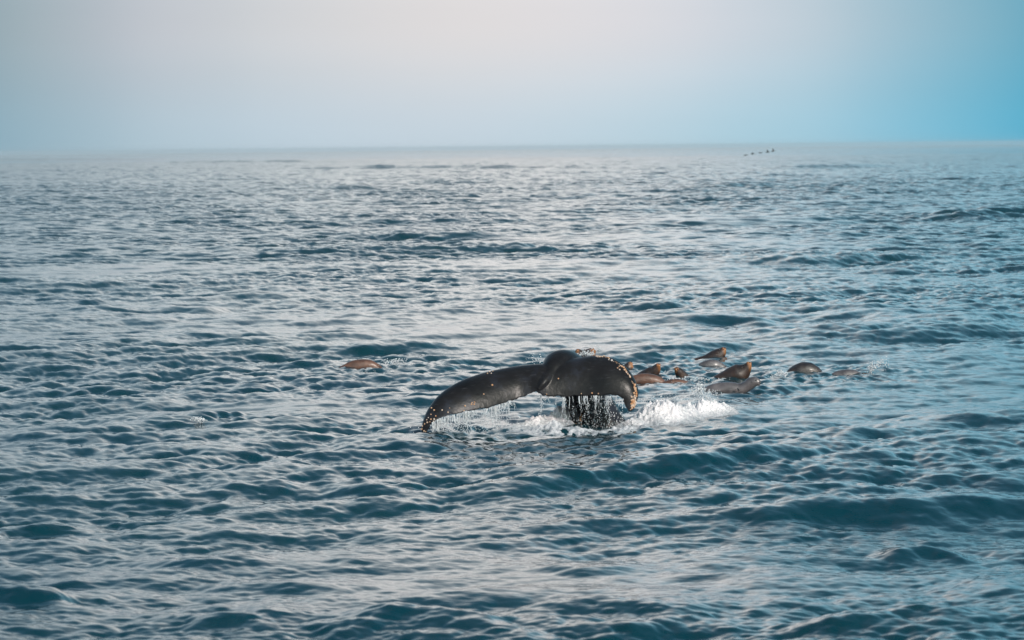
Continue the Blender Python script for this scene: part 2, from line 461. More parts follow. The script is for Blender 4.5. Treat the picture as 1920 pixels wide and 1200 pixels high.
FLECKS = [(735, 684, .55, 1.2, .50), (850, 688, .6, .8, .30), (880, 800, .9, .8, .40), (1000, 806, 1.3, 1.0, .60), (1180, 806, 1.3, 1.0, .58), (1280, 792, 1.4, 1.1, .56), (1060, 815, 1.6, 1.2, .46),
          (1265, 718, .9, 1.6, .55), (1300, 714, .7, 1.4, .52), (1335, 720, .6, 1.2, .53), (1370, 736, .6, .7, .53), (1465, 705, .5, 1.2, .56), (1592, 712, .5, .7, .55), (1335, 692, .6, .8, .52), (1215, 722, .6, .8, .54), (670, 694, .7, .7, .52), (1650, 694, .4, 1.0, .5),
          (1110, 676, .5, 1.5, .4), (1510, 708, .6, .7, .54), (385, 792, .3, .25, .44), (820, 740, 1.2, 1.2, .28), (1400, 738, .6, .6, .38), (1440, 700, .7, 1.2, .36), (700, 800, 1.0, .8, .25)]
build_sea()

# ------------------------------------------------------------------ haze: one closed box of even, thin sea fog
def build_haze():
    bm = bmesh.new(); bmesh.ops.create_cube(bm, size=1.0)
    me = bpy.data.meshes.new('haze'); bm.to_mesh(me); bm.free()
    o = bpy.data.objects.new('haze', me); COL.objects.link(o)
    o.scale = (14600, 14600, 11.5); o.location = (0, 0, 7.0 - 5.75)
    m = bpy.data.materials.new('haze'); m.use_nodes = True
    t = m.node_tree; t.nodes.clear()
    v = t.nodes.new('ShaderNodeVolumePrincipled'); ou = t.nodes.new('ShaderNodeOutputMaterial')
    v.inputs['Color'].default_value = (.86, .95, 1, 1); v.inputs['Density'].default_value = HAZE
    v.inputs['Anisotropy'].default_value = 0.08
    t.links.new(v.outputs[0], ou.inputs['Volume'])
    me.materials.append(m)
    o['kind'] = 'stuff'
HAZE = 0.00014
build_haze()

# ------------------------------------------------------------------ solid shapes: swept tubes and skins, welded by voxel remesh
def catmull(P, n):
    P = np.asarray(P, float)
    Q = np.vstack([2 * P[0] - P[1], P, 2 * P[-1] - P[-2]])
    out = []
    m = len(P) - 1
    for u in np.linspace(0, m, n):
        i = min(int(u), m - 1); t = u - i
        a, b, c, d = Q[i], Q[i + 1], Q[i + 2], Q[i + 3]
        out.append(.5 * ((2 * b) + (c - a) * t + (2 * a - 5 * b + 4 * c - d) * t * t + (3 * b - 3 * c + d - a) * t ** 3))
    return np.array(out)
def tube(bm, pts, n=28, seg=20, flat=1.0, up=(0, 0, 1)):
    """pts rows: x y z r ; flat scales the radius along the 'side' direction"""
    C = catmull(pts, n)
    rings = []
    for i in range(n):
        p = Vector(C[i, :3]); t = Vector(C[min(i + 1, n - 1), :3]) - Vector(C[max(i - 1, 0), :3]); t.normalize()
        s = t.cross(Vector(up)); s = s.normalized() if s.length > 1e-4 else Vector((1, 0, 0))
        u = s.cross(t).normalized()
        r = max(C[i, 3], .002)
        rings.append([bm.verts.new(p + (s * math.cos(a) * flat + u * math.sin(a)) * r) for a in (2 * math.pi * k / seg for k in range(seg))])
    for a, b in zip(rings, rings[1:]):
        for k in range(seg):
            bm.faces.new((a[k], a[(k + 1) % seg], b[(k + 1) % seg], b[k]))
    bm.faces.new(rings[0][::-1]); bm.faces.new(rings[-1])
def weld(bm, voxel, smooth=6, fac=.5):
    """voxel-union the shells into one continuous skin"""
    bmesh.ops.recalc_face_normals(bm, faces=bm.faces)
    me = bpy.data.meshes.new('tmp'); bm.to_mesh(me); bm.free()
    o = bpy.data.objects.new('tmp', me); COL.objects.link(o)
    rm = o.modifiers.new('r', 'REMESH'); rm.mode = 'VOXEL'; rm.voxel_size = voxel
    if smooth:
        s = o.modifiers.new('s', 'SMOOTH'); s.iterations = smooth; s.factor = fac
    dg = bpy.context.evaluated_depsgraph_get()
    out = bpy.data.meshes.new_from_object(o.evaluated_get(dg))
    bpy.data.objects.remove(o); bpy.data.meshes.remove(me)
    out.polygons.foreach_set('use_smooth', np.full(len(out.polygons), True))
    return out
def offset_mesh(me, base):
    n = len(me.vertices); a = np.empty(n * 3, np.float32); me.vertices.foreach_get('co', a)
    a = a.reshape(-1, 3) - np.array(base, np.float32); me.vertices.foreach_set('co', a.ravel()); me.update()

# ------------------------------------------------------------------ the whale
ST = [  # leading edge px, py, distance ; trailing edge px, py, distance
 (790, 810, 58.75, 800, 813, 58.72), (793, 792, 58.90, 812, 793, 58.72), (803, 767, 59.10, 829, 783, 58.80), (824, 740, 59.32, 851, 777, 58.92),
 (860, 716, 59.55, 885, 770, 59.05), (900, 701, 59.78, 915, 765, 59.18), (938, 692, 59.95, 945, 756, 59.34), (970, 687, 60.08, 970, 748, 59.46), (990, 686, 60.14, 990, 740, 59.50), (1006, 686, 60.13, 1000, 735, 59.51),
 (1018, 686, 60.10, 1006, 734, 59.50), (1028, 685, 60.08, 1015, 740, 59.49), (1040, 682, 60.13, 1027, 743, 59.49), (1080, 672, 60.16, 1060, 744, 59.52), (1118, 667, 60.18, 1100, 742, 59.52),
 (1147, 671, 60.06, 1132, 742, 59.50), (1171, 686, 59.94, 1155, 743, 59.50), (1187, 706, 59.84, 1166, 749, 59.50), (1197, 734, 59.74, 1170, 760, 59.50),
 (1191, 760, 59.64, 1175, 768, 59.50), (1184, 772, 59.56, 1180, 773, 59.52)]
def build_whale():
    base = onsea(1128, 803)
    base.z = 0
    L_ = catmull([list(at(*s[:3])) for s in ST], 170)
    T_ = catmull([list(at(*s[3:])) for s in ST], 170)
    JAG = []                                                   # ragged trailing edge
    for i in range(170):
        k = i / 169.0
        w = math.sin(math.pi * k) ** .5
        JAG.append(w * (.010 * math.sin(i * 1.9) + .012 * math.sin(i * .83 + 1) + .006 * math.sin(i * 3.7)))
    bm = bmesh.new()
    nc = 22
    rings = []
    for i in range(170):
        k = i / 169.0
        a, b = Vector(L_[i]), Vector(T_[i])
        chord = b - a
        tn = Vector(L_[min(i + 1, 169)]) - Vector(L_[max(i - 1, 0)])
        tn2 = Vector(T_[min(i + 1, 169)]) - Vector(T_[max(i - 1, 0)])
        nrm = (tn + tn2).cross(chord)
        nrm.normalize()
        if nrm.y > 0: nrm = -nrm
        cl = chord.length
        ctr = math.exp(-((k - .50) / .17) ** 2)
        tmax = (.055 + .085 * ctr) * min(1, cl / .35)
        cam_ = .17 * cl                                        # the blade is cupped away from the sea
        top, bot = [], []
        for j in range(nc + 1):
            c = j / nc
            t = tmax * (1.45 * math.sqrt(max(c, 0)) * (1 - c) ** .9 + .06) if 0 < c < 1 else tmax * .1
            off = cam_ * 4 * (c * (1 - c)) * (1 - .25 * c)
            p = a + chord * c + nrm * off
            p.z += JAG[i] * c ** 30
            top.append(p + nrm * t); bot.append(p - nrm * t)
        rings.append([bm.verts.new(p) for p in top + bot[::-1]])
    m = len(rings[0])
    for a, b in zip(rings, rings[1:]):
        for q in range(m):
            bm.faces.new((a[q], a[(q + 1) % m], b[(q + 1) % m], b[q]))
    bm.faces.new(rings[0][::-1]); bm.faces.new(rings[-1])
    # tail stock: rises out of the sea behind the right lobe, arches over and runs out to the notch
    P = [(1150, 880, 60.95, .62), (1140, 835, 60.95, .56), (1127, 798, 60.95, .49), (1106, 752, 60.92, .43), (1084, 712, 60.85, .37), (1064, 692, 60.60, .365),
         (1049, 688, 60.26, .335), (1039, 694, 60.00, .265), (1030, 705, 59.80, .18), (1019, 718, 59.585, .10), (1009, 731, 59.50, .035)]
    tube(bm, [list(at(a, b, c)) + [r] for a, b, c, r in P], 46, 28, .94, (0, -1, .3))
    # keel along its near side, with the rounded knuckle at the top
    K = [(1064, 744, 60.55, .075), (1068, 752, 60.52, .085), (1074, 770, 60.5, .08), (1084, 800, 60.5, .09), (1092, 830, 60.5, .1)]
    tube(bm, [list(at(a, b, c)) + [r] for a, b, c, r in K], 16, 14)
    me = weld(bm, .0135, 5, .5)
    bvh = BVHTree.FromPolygons([v.co.copy() for v in me.vertices], [list(p.vertices) for p in me.polygons])
    offset_mesh(me, base)
    me.name = 'whale'
    o = link_mesh('whale', me, M_SKIN); o.location = base
    tag(o, 'dark humpback whale diving, its dripping barnacled tail fluke raised above the sea', 'whale')
    return o, bvh, base
whale, W_BVH, W_BASE = build_whale()
def hit_whale(px, py):
    d = ray(px, py).normalized()
    loc, nor, idx, dist = W_BVH.ray_cast(Vector((0, 0, EYE)), d, 100)
    if loc is None: return None
    if nor.dot(d) > 0: nor = -nor
    return loc, nor

def barnacle_mesh(name, seed):
    r = random.Random(seed)
    bm = bmesh.new(); seg = 8
    prof = [(1.0, -.3), (.92, .25), (.62, .75), (.42, .80), (.30, .45)]
    rings = []
    for (rad, z) in prof:
        rings.append([bm.verts.new((rad * math.cos(2 * math.pi * k / seg) * (1 + .14 * r.uniform(-1, 1)), rad * math.sin(2 * math.pi * k / seg) * (1 + .14 * r.uniform(-1, 1)), z * (1 + .1 * r.uniform(-1, 1)))) for k in range(seg)])
    for a, b in zip(rings, rings[1:]):
        for k in range(seg): bm.faces.new((a[k], a[(k + 1) % seg], b[(k + 1) % seg], b[k]))
    bm.faces.new(rings[-1]); bm.faces.new(rings[0][::-1])
    me = bpy.data.meshes.new(name); bm.to_mesh(me); bm.free()
    me.polygons.foreach_set('use_smooth', np.full(len(me.polygons), True))
    me.materials.append(M_BARN)
    return me
B_MESH = [barnacle_mesh('barnacle', s) for s in (1, 2, 3)]
def put_barnacle(px, py, r):
    h = hit_whale(px, py)
    if h is None: return
    loc, nor = h
    o = bpy.data.objects.new('barnacle', random.choice(B_MESH)); COL.objects.link(o)
    o.parent = whale
    q = nor.to_track_quat('Z', 'Y')
    o.matrix_local = Matrix.LocRotScale(loc - W_BASE, q, Vector((r, r, r * random.uniform(.7, 1.0))))
SPOTS = [(809, 765, .028), (814, 769, .03), (829, 769, .028), (808, 777, .024), (817, 780, .026), (808, 786, .03), (814, 786, .03), (813, 790, .024), (801, 792, .03),
         (796, 795, .026), (792, 799, .03), (791, 805, .032), (795, 808, .028), (798, 810, .026), (840, 773, .026), (872, 761, .03), (884, 758, .03), (889, 758, .028), (885, 755, .02), (890, 754, .02),
         (907, 739, .026), (923, 722, .034), (1047, 710, .026), (914, 700, .026), (918, 697, .03), (921, 700, .024), (924, 696, .02), (1110, 737, .03), (1122, 738, .022), (1158, 690, .026), (1162, 693, .026), (1161, 687, .022),
         (1025, 739, .018), (1090, 738, .018), (803, 783, .02), (800, 787, .022), (806, 791, .02), (870, 770, .02), (843, 765, .016)]
for s in SPOTS: put_barnacle(s[0], s[1], s[2] * .62)
rb = random.Random(5)
edge = catmull([(1118, 668.5), (1134, 668.5), (1147, 674), (1160, 681.5), (1172, 692), (1182, 706), (1189, 720), (1193, 734), (1193, 748), (1190, 757), (1185, 767)], 84)
for i, (ex, ey) in enumerate(edge):
    k = i / 83.0
    clump = mnoise.noise(Vector((k * 9, 0, 3.3)))
    for _ in range(rb.choice((0, 1, 1)) if clump < .02 else rb.choice((1, 2, 2))):
        a, b = edge[max(i - 1, 0)], edge[min(i + 1, 83)]
        tx, ty = b - a; l = math.hypot(tx, ty) or 1
        inx, iny = -ty / l, tx / l                 # inward (the blade lies to the left going down)
        if inx > 0 and k > .4: inx, iny = -inx, -iny
        dd = abs(rb.gauss(0, 1.6 if k < .75 else 3.0))
        put_barnacle(ex + inx * dd + rb.gauss(0, .7), ey + abs(iny) * dd * .6 + rb.gauss(0, .6), rb.choice((.008, .011, .013, .017, .024)))
for _ in range(26): put_barnacle(rb.gauss(1187, 2.6), rb.gauss(757, 4.5), rb.uniform(.016, .03))
for _ in range(16): put_barnacle(rb.gauss(1089, 2.2), rb.gauss(786, 4), rb.uniform(.014, .026))
for _ in range(10): put_barnacle(rb.gauss(1084, 3), rb.gauss(799, 2), rb.uniform(.012, .022))

# ------------------------------------------------------------------ foam, dripping water and spray
ICO_V, ICO_F = None, None
def ico():
    global ICO_V, ICO_F
    if ICO_V is None:
        bm = bmesh.new(); bmesh.ops.create_icosphere(bm, subdivisions=1, radius=1.0)
        bm.verts.ensure_lookup_table()
        ICO_V = np.array([v.co[:] for v in bm.verts]); ICO_F = np.array([[v.index for v in f.verts] for f in bm.faces]); bm.free()
    return ICO_V, ICO_F
def drops_mesh(name, D):
    """D rows: x y z r stretch"""
    iv, if_ = ico()
    D = np.asarray(D, float)
    n, k = len(D), len(iv)
    V = iv[None] * D[:, None, 3:4]
    V[:, :, 2] *= D[:, None, 4]
    V += D[:, None, :3]
    F = (if_[None] + (np.arange(n) * k)[:, None, None]).reshape(-1, 3)
    return np_mesh(name, V.reshape(-1, 3), F)

def strands_mesh(name, S):
    """S: list of polylines [(Vector, radius)...] -> thin six-sided threads"""
    V, F = [], []
    for pl in S:
        b0 = len(V)
        for (p, r) in pl:
            for k in range(6):
                a = k * math.pi / 3
                V.append((p.x + r * math.cos(a), p.y + r * math.sin(a), p.z))
        for i in range(len(pl) - 1):
            for k in range(6):
                F.append((b0 + i * 6 + k, b0 + i * 6 + (k + 1) % 6, b0 + (i + 1) * 6 + (k + 1) % 6, b0 + (i + 1) * 6 + k))
    return np_mesh(name, np.array(V), np.array(F))
def curtain(name, label, edge_pts, density, lmin, lmax, seed, rmax=.009, breaks=.72, yoff=-.02):
    """water running off an edge: threads that thin and break into drops on the way down"""
    r = random.Random(seed)
    S, D = [], []
    C = catmull([list(p) for p in edge_pts], 200)
    n = int(density * 1.6)
    cen = [r.random() for _ in range(max(4, int(density / 9)))]
    for m_ in range(n):
        u = min(1, max(0, r.choice(cen) + r.gauss(0, .018))) if r.random() < .7 else r.random(); i = int(u * 199)
        p = Vector(C[i]); p.y += yoff + r.uniform(-.04, .04)
        p.x += r.uniform(-.02, .02)
        floor = sea_z(p.x, p.y)
        ln = min(p.z - floor + .02, lmin + (lmax - lmin) * r.random() ** 1.3) if m_ < density else r.uniform(.03, .14)
        if ln < .03: continue
        rad = rmax * r.uniform(.35, 1) ** 1.5 * (2.1 if r.random() < .13 else 1)
        pl = []; steps = max(4, int(ln / .035)); drift = r.uniform(-.06, .06); ph = r.uniform(0, 6)
        cut = r.random() < breaks
        for s in range(steps + 1):
            f = s / steps
            w = rad * (1 - .6 * f) * (0.55 + .45 * abs(math.sin(ph + s * 1.3 + r.uniform(-.4, .4))))
            q = Vector((p.x + drift * f * f + .006 * math.sin(ph + s * .9), p.y + .01 * math.sin(ph * 2 + s), p.z - f * ln))
            pl.append((q, max(w, .0015)))
        if cut and steps > 5:
            k0 = r.randint(3, steps - 1)
            S.append(pl[:k0])
            for (q, w) in pl[k0:]:
                if r.random() < .75: D.append((q.x + r.uniform(-.02, .02), q.y, q.z, r.uniform(.004, .0095), r.uniform(1, 2.2)))
        else: S.append(pl)
        for _ in range(2):
            D.append((p.x + drift * .5 + r.uniform(-.05, .05), p.y + r.uniform(-.05, .05), max(floor, p.z - ln * r.uniform(.4, 1.15)), r.uniform(.004, .009), r.uniform(1, 1.8)))
    me = strands_mesh(name, S); dm = drops_mesh(name + '_drops', D)
    bm = bmesh.new(); bm.from_mesh(me); bm.from_mesh(dm)
    bm.to_mesh(me); bm.free(); bpy.data.meshes.remove(dm)
    me.polygons.foreach_set('use_smooth', np.full(len(me.polygons), True))
    o = link_mesh(name, me, M_DROP)
    tag(o, label, 'dripping water', kind='stuff')
    return o
TE = lambda pts: [at(a, b, c) for a, b, c in pts]
curtain('dripping_water', 'curtain of water streaming off the trailing edge of the left fluke lobe',
        TE([(812, 792, 58.72), (829, 783, 58.80), (851, 777, 58.92), (885, 770, 59.05), (915, 765, 59.18), (945, 756, 59.32), (966, 750, 59.42)]), 150, .06, .55, 1, .011)
curtain('dripping_water', 'faint drips falling from the fluke beside its notch',
        TE([(1012, 741, 59.59), (1030, 743, 59.57), (1060, 744, 59.55)]), 20, .1, .5, 2, .006, .8)
curtain('dripping_water', 'water pouring off the right fluke lobe over the dark tail stock',
        TE([(1062, 744, 59.55), (1100, 742, 59.52), (1132, 742, 59.50), (1158, 744, 59.50), (1168, 752, 59.5)]), 44, .05, .55, 3, .009, .95)

# drops and runnels clinging to the wet tail stock (on its skin)
rs_ = random.Random(9)
D = []
for _ in range(300):
    px, py = rs_.uniform(1066, 1170), 745 + 62 * rs_.random() ** .8
    h = hit_whale(px, py)
    if h is None or h[0].y < 60.0: continue
    p = h[0] + h[1] * .006
    D.append((p.x, p.y, p.z, rs_.uniform(.004, .0125), rs_.uniform(1, 2.6)))
o = link_mesh('water_beads', drops_mesh('water_beads', D), M_DROP)
tag(o, 'white beads of water running down the dark tail stock', 'water drops', kind='stuff')

def foam_heap(name, label, blobs, ext, step, seed, lump=.22):
    """a heap of churned water: heights of soft blobs, torn by turbulence; sinks into the sea at its margin"""
    bx = [onsea(b[0], b[1]) for b in blobs]
    x0 = min(p.x - ext * b[2] for p, b in zip(bx, blobs)); x1 = max(p.x + ext * b[2] for p, b in zip(bx, blobs))
    y0 = min(p.y - ext * b[3] for p, b in zip(bx, blobs)); y1 = max(p.y + ext * b[3] for p, b in zip(bx, blobs))
    nx, ny = int((x1 - x0) / step) + 1, int((y1 - y0) / (step * 1.6)) + 1
    X, Y = np.meshgrid(np.linspace(x0, x1, nx), np.linspace(y0, y1, ny), indexing='ij')
    x, y = X.ravel(), Y.ravel()
    H = np.zeros_like(x)
    for p, b in zip(bx, blobs): H = np.maximum(H, 0) + b[4] * ell(p, b[2], b[3], x, y)
    tb = np.array([1 + mnoise.fractal(Vector((a * 4.2, c * 3.0, seed)), .9, 2.1, 5) for a, c in zip(x, y)])
    tb = np.clip(tb, .1, 2.5)
    tf = np.array([mnoise.turbulence(Vector((a * 11, c * 8, seed + 9)), 3, True) for a, c in zip(x, y)])
    tb = tb / tb.mean(); tf = tf / tf.mean()
    H2 = H * (1 - lump + lump * tb) + np.clip(H * 4, 0, 1) * (.042 * (tf - 1)) + .018 * (tb - 1.1)
    w = waves(x, y)[0]
    z = w + H2 - .035
    V = np.stack([x, y, z], 1)
    i = np.arange(nx - 1)[:, None] * ny + np.arange(ny - 1)[None]
    F = np.stack([i, i + ny, i + ny + 1, i + 1], -1).reshape(-1, 4)
    keep = (H2[F].max(1) > -.03)
    F = F[keep]
    me = np_mesh(name, V, F)
    a = me.attributes.new('thick', 'FLOAT', 'POINT'); a.data.foreach_set('value', np.clip(H2 * 3.2, 0, 1).astype(np.float32))
    o = link_mesh(name, me, M_FOAM)
    tag(o, label, 'foam', kind='stuff')
    return o
foam_heap('white_water', 'tall heap of white foam thrown up on the right of the whale tail',
          [(1215, 790, .30, .5, .30), (1255, 790, .30, .5, .36), (1290, 785, .22, .40, .33), (1313, 780, .18, .3, .29), (1337, 778, .19, .32, .27), (1364, 776, .20, .3, .16), (1188, 798, .25, .4, .18)], 2.4, .014, 3.1, .2)
foam_heap('white_water', 'slope of white foam washing past the left side of the tail stock',
          [(1064, 794, .18, .4, .30), (1040, 798, .24, .4, .30), (1005, 802, .30, .4, .19), (965, 806, .34, .35, .11), (930, 809, .3, .3, .07)], 2.4, .014, 8.7)
foam_heap('white_water', 'lumpy greyish foam churned in front of the tail stock',
          [(985, 811, .35, .45, .06), (1040, 812, .35, .5, .08), (1095, 811, .3, .45, .07), (1150, 809, .3, .45, .065), (1195, 806, .25, .4, .07)], 2.3, .014, 15.3, 1.1)

def spray(name, label, spots, seed):
    """spots: px py distance sx sy(px) count rmin rmax"""
    r = random.Random(seed); D = []
    for (px, py, y, sx, sy, n, r0, r1) in spots:
        for _ in range(n):
            p = at(r.gauss(px, sx), r.gauss(py, sy), y + r.gauss(0, .15))
            if p.z < sea_z(p.x, p.y) - .01: continue
            D.append((p.x, p.y, p.z, r0 + (r1 - r0) * r.random() ** 2, r.uniform(.9, 1.5)))
    o = link_mesh(name, drops_mesh(name, D), M_DROP)
    tag(o, label, 'spray', kind='stuff')
spray('spray', 'drops flung from the top of the tall foam heap beside the whale',
      [(1312, 738, 61.0, 8, 5, 120, .005, .016), (1330, 748, 61.0, 10, 6, 80, .005, .016), (1280, 748, 61.0, 25, 4, 90, .005, .014), (1368, 770, 60.9, 7, 6, 60, .004, .012), (1225, 757, 61.0, 16, 4, 60, .004, .012), (1290, 752, 60.9, 40, 9, 500, .0025, .007), (1350, 770, 60.8, 22, 8, 260, .0025, .007), (1220, 775, 60.6, 20, 8, 200, .0025, .007)], 1)
spray('spray', 'small splash rising behind the left end of the fluke bump',
      [(1000, 672, 64.5, 6, 5, 26, .005, .014), (1012, 676, 64.5, 3, 4, 18, .005, .014)], 2)
spray('spray', 'white splash over the two sea lion heads behind the fluke',
      [(1101, 663, 74.3, 7, 3.5, 130, .006, .022), (1118, 653, 74.3, 7, 4, 60, .005, .016), (1090, 664, 74.3, 4, 3, 30, .006, .016)], 3)
spray('spray', 'splash kicked up beyond the last pale back on the far right',
      [(1634, 686, 72.6, 4, 4, 60, .006, .020), (1646, 682, 72.6, 8, 3.5, 70, .005, .018), (1655, 675, 72.6, 5, 3, 40, .005, .014), (1632, 693, 72.6, 2, 3, 50, .008, .022)], 4)
spray('spray', 'white flecks of splash left of the dark rounded back',
      [(1464, 700, 71.6, 5, 2.6, 90, .006, .02), (1450, 697, 73.2, 9, 2, 60, .006, .016), (1448, 709, 71.5, 5, 1.4, 30, .006, .016)], 5)
spray('spray', 'grey spout of drops between the foam heap and the grey sea lion',
      [(1312, 727, 67.2, 5, 4, 110, .007, .022), (1300, 735, 67.0, 8, 3, 70, .006, .018), (1335, 735, 67.0, 6, 3, 40, .006, .016)], 6)
spray('spray', 'sparkling flecks trailing behind the lone reddish sea lion back',
      [(735, 677, 76.5, 8, 1.6, 80, .006, .018), (752, 676, 76.5, 6, 1.6, 50, .006, .016), (725, 680, 76.2, 5, 1.5, 30, .006, .016)], 7)
spray('spray', 'flecks of splash between the sea lion heads in the middle of the pod',
      [(1268, 712, 70.0, 9, 2.2, 90, .006, .02), (1245, 702, 72.6, 4, 3, 40, .006, .016), (1320, 711, 70.2, 12, 2, 60, .006, .018), (1358, 712, 70.2, 8, 2, 40, .006, .016)], 8)
spray('spray', 'bit of white froth on the small dark wavelet left of the whale',
      [(369, 785.5, 60.9, 5, 1.8, 120, .006, .02), (378, 788, 60.8, 6, 1.2, 50, .006, .016)], 9)
spray('spray', 'drops splashing where the left fluke tip meets the sea',
      [(830, 800, 58.9, 22, 6, 160, .004, .011), (880, 798, 59.1, 30, 8, 160, .004, .010), (930, 790, 59.3, 25, 9, 80, .004, .009)], 10)
spray('spray', 'fine drops around the foot of the tail stock',
      [(1130, 800, 60.2, 35, 6, 200, .004, .011), (1185, 790, 60.4, 12, 8, 80, .004, .010), (1060, 775, 60.9, 8, 8, 80, .004, .011)], 11)

# ------------------------------------------------------------------ sea lions
def sphere_part(name, c, r, mat, parent, base, sq=(1, 1, 1), rot=None, sub=2):
    bm = bmesh.new(); bmesh.ops.create_icosphere(bm, subdivisions=sub, radius=1.0)
    M = Matrix.LocRotScale(c - base, rot, Vector((r * sq[0], r * sq[1], r * sq[2])))
    bmesh.ops.transform(bm, matrix=M, verts=bm.verts)
    me = bpy.data.meshes.new(name); bm.to_mesh(me); bm.free()
    me.polygons.foreach_set('use_smooth', np.full(len(me.polygons), True))
    return link_mesh(name, me, mat, parent)
def sea_lion(label, spine, dist, mat, head=False, face=0, lateral=.95, voxel=.014, flipper=None, yaw=0.0, muzzle=None):
    """spine rows px py radius(px), tail to snout; yaw leads the head nearer (-) or farther (+) in metres"""
    n = len(spine)
    pts = []
    for i, (px, py, r) in enumerate(spine):
        y = dist + yaw * (i / (n - 1) - .5)
        p = at(px, py, y)
        pts.append(list(p) + [r * dist / FPX])
    bm = bmesh.new()
    tube(bm, pts, 40, 20, lateral, (0, 0, 1))
    base = at(spine[n // 2][0], spine[n // 2][1], dist); base.z = 0.0
    tip = Vector(pts[-1][:3]); prev = Vector(pts[-2][:3]); pp = Vector(pts[-3][:3])
    ax = (tip - prev).normalized()
    rh = pts[-2][3]
    if head:
        # rounded skull, blunt muzzle with whisker pads and a lower jaw
        side = ax.cross(Vector((0, 0, 1))); side = side.normalized() if side.length > .2 else Vector((0, 1, 0))
        up = side.cross(ax).normalized()
        for s in (-1, 1):
            q = tip - ax * rh * .55 + side * s * rh * .17
            tube(bm, [list(q - ax * rh * .6) + [rh * .40], list(q) + [rh * .44], list(q + ax * rh * .34) + [rh * .26]], 10, 12)
        tube(bm, [list(tip - ax * rh * 1.2 - up * rh * .35) + [rh * .5], list(tip - ax * rh * .2 - up * rh * .34) + [rh * .34], list(tip + ax * rh * .12 - up * rh * .28) + [rh * .2]], 10, 12)
    me = weld(bm, voxel, 4, .5)
    bvh = BVHTree.FromPolygons([v.co.copy() for v in me.vertices], [list(p.vertices) for p in me.polygons])
    offset_mesh(me, base)
    # wet coat wrinkles
    a = np.empty(len(me.vertices) * 3, np.float32); me.vertices.foreach_get('co', a); a = a.reshape(-1, 3)
    nn = np.empty(len(me.vertices) * 3, np.float32); me.vertices.foreach_get('normal', nn); nn = nn.reshape(-1, 3)
    d = np.array([mnoise.noise(Vector((p[0] * 7 + dist, p[1] * 7, p[2] * 7))) for p in a]) * .008
    me.vertices.foreach_set('co', (a + nn * d[:, None]).ravel()); me.update()
    if muzzle:
        fx = Vector((1.0 if tip.x > pp.x else -1.0, -.25, .35)).normalized()
        w = np.zeros(len(a))
        A_ = a + np.array(base)
        ctr = np.array(prev.lerp(tip, .45)); rel = A_ - ctr
        side_ = rel @ np.array(fx)
        dist_ = np.linalg.norm(rel, axis=1)
        w = np.clip((side_ / rh + .15) * 1.6, 0, 1) * np.clip(2.3 - dist_ / rh, 0, 1)
        atb = me.attributes.new('face', 'FLOAT', 'POINT'); atb.data.foreach_set('value', w.astype(np.float32))
    me.name = 'sea_lion'
    o = link_mesh('sea_lion', me, mat); o.location = base
    tag(o, label, 'sea lion', 'sea lions milling beyond the whale tail')
    if head:
        for s in (-1, 1):
            e0 = prev + side * s * rh * .72 + up * rh * .42 + ax * rh * .15
            loc, nor, ix, ds = bvh.find_nearest(e0)
            if loc is not None: sphere_part('eye', loc, rh * .17, M_DARK, o, base)
            e1 = pp.lerp(prev, .55) + side * s * rh * .95 + up * rh * .15
            loc, nor, ix, ds = bvh.find_nearest(e1)
            if loc is not None:
                q = (-ax + side * s * .5 - up * .2).normalized().to_track_quat('Z', 'Y')
                sphere_part('ear', loc + (-ax * .4 + side * s * .5) * rh * .15, rh * .30, mat, o, base, (.38, .38, 1.0), q)
        loc, nor, ix, ds = bvh.find_nearest(tip + ax * rh * .5 + up * rh * .12)
        sphere_part('nose', loc, rh * .24, M_DARK, o, base, (1.1, 1.0, .8))
        if muzzle:
            # pale whisker pads and throat of the lifted face
            for s in (-1, 1):
                q = tip - ax * rh * .05 + side * s * rh * .30 - up * rh * .05
                loc, nor, ix, ds = bvh.find_nearest(q + ax * rh * .2 + side * s * rh * .4)
                sphere_part('whisker_pad', loc - nor * rh * .17, rh * .30, M_FUR_MUZZLE, o, base, (1, 1, 1.25), ax.to_track_quat('Z', 'Y'))
    if flipper:
        fp = [list(at(a, b, dist + c)) + [r * dist / FPX] for a, b, c, r in flipper]
        bm = bmesh.new(); tube(bm, fp, 16, 12, .35, (0, 1, .2))
        fm = weld(bm, .009, 3); offset_mesh(fm, base); fm.name = 'flipper'
        link_mesh('flipper', fm, M_FUR_DARK, o)
    return o

sea_lion('lone reddish brown sea lion back arching out of the water left of the whale',
         [(614, 708, 4), (638, 696, 8), (662, 688, 12), (684, 685.5, 12.5), (700, 688, 10.5), (720, 698, 6), (734, 706, 4)], 76.5, M_FUR_TAN)
sea_lion('small brown sea lion head peeping over the fluke beside the bump',
         [(1104, 706, 11), (1098, 688, 10), (1091, 671, 10), (1086, 662, 8), (1082, 656, 4.2)], 74.6, M_FUR_BROWN, True, muzzle=True)
sea_lion('brown sea lion with lifted head in the splash just above the fluke',
         [(1084, 706, 15), (1093, 686, 14), (1101, 669, 15), (1107, 662, 11.5), (1112, 655, 5)], 74.6, M_FUR_BROWN, True, muzzle=True)
sea_lion('tiny sea lion head right beside the barnacled edge of the fluke',
         [(1168, 716, 12), (1174, 702, 11), (1178, 691, 11), (1180, 685, 8.5), (1182, 679.5, 4)], 74.6, M_FUR_BROWN, True, muzzle=True, voxel=.012)
sea_lion('brown sea lion raising its pointed head behind the pinkish back',
         [(1186, 726, 12), (1203, 712, 14), (1217, 703, 14), (1226, 697, 12), (1231, 690, 8.5), (1235, 683, 3.8)], 72.3, M_FUR_BROWN, True, muzzle=True, yaw=-.3)
sea_lion('smooth pinkish brown sea lion back next to the fluke edge',
         [(1160, 730, 6), (1180, 718, 11), (1200, 713, 12.5), (1220, 713, 12.5), (1236, 717, 10), (1252, 726, 5)], 70.0, M_FUR_TAN)
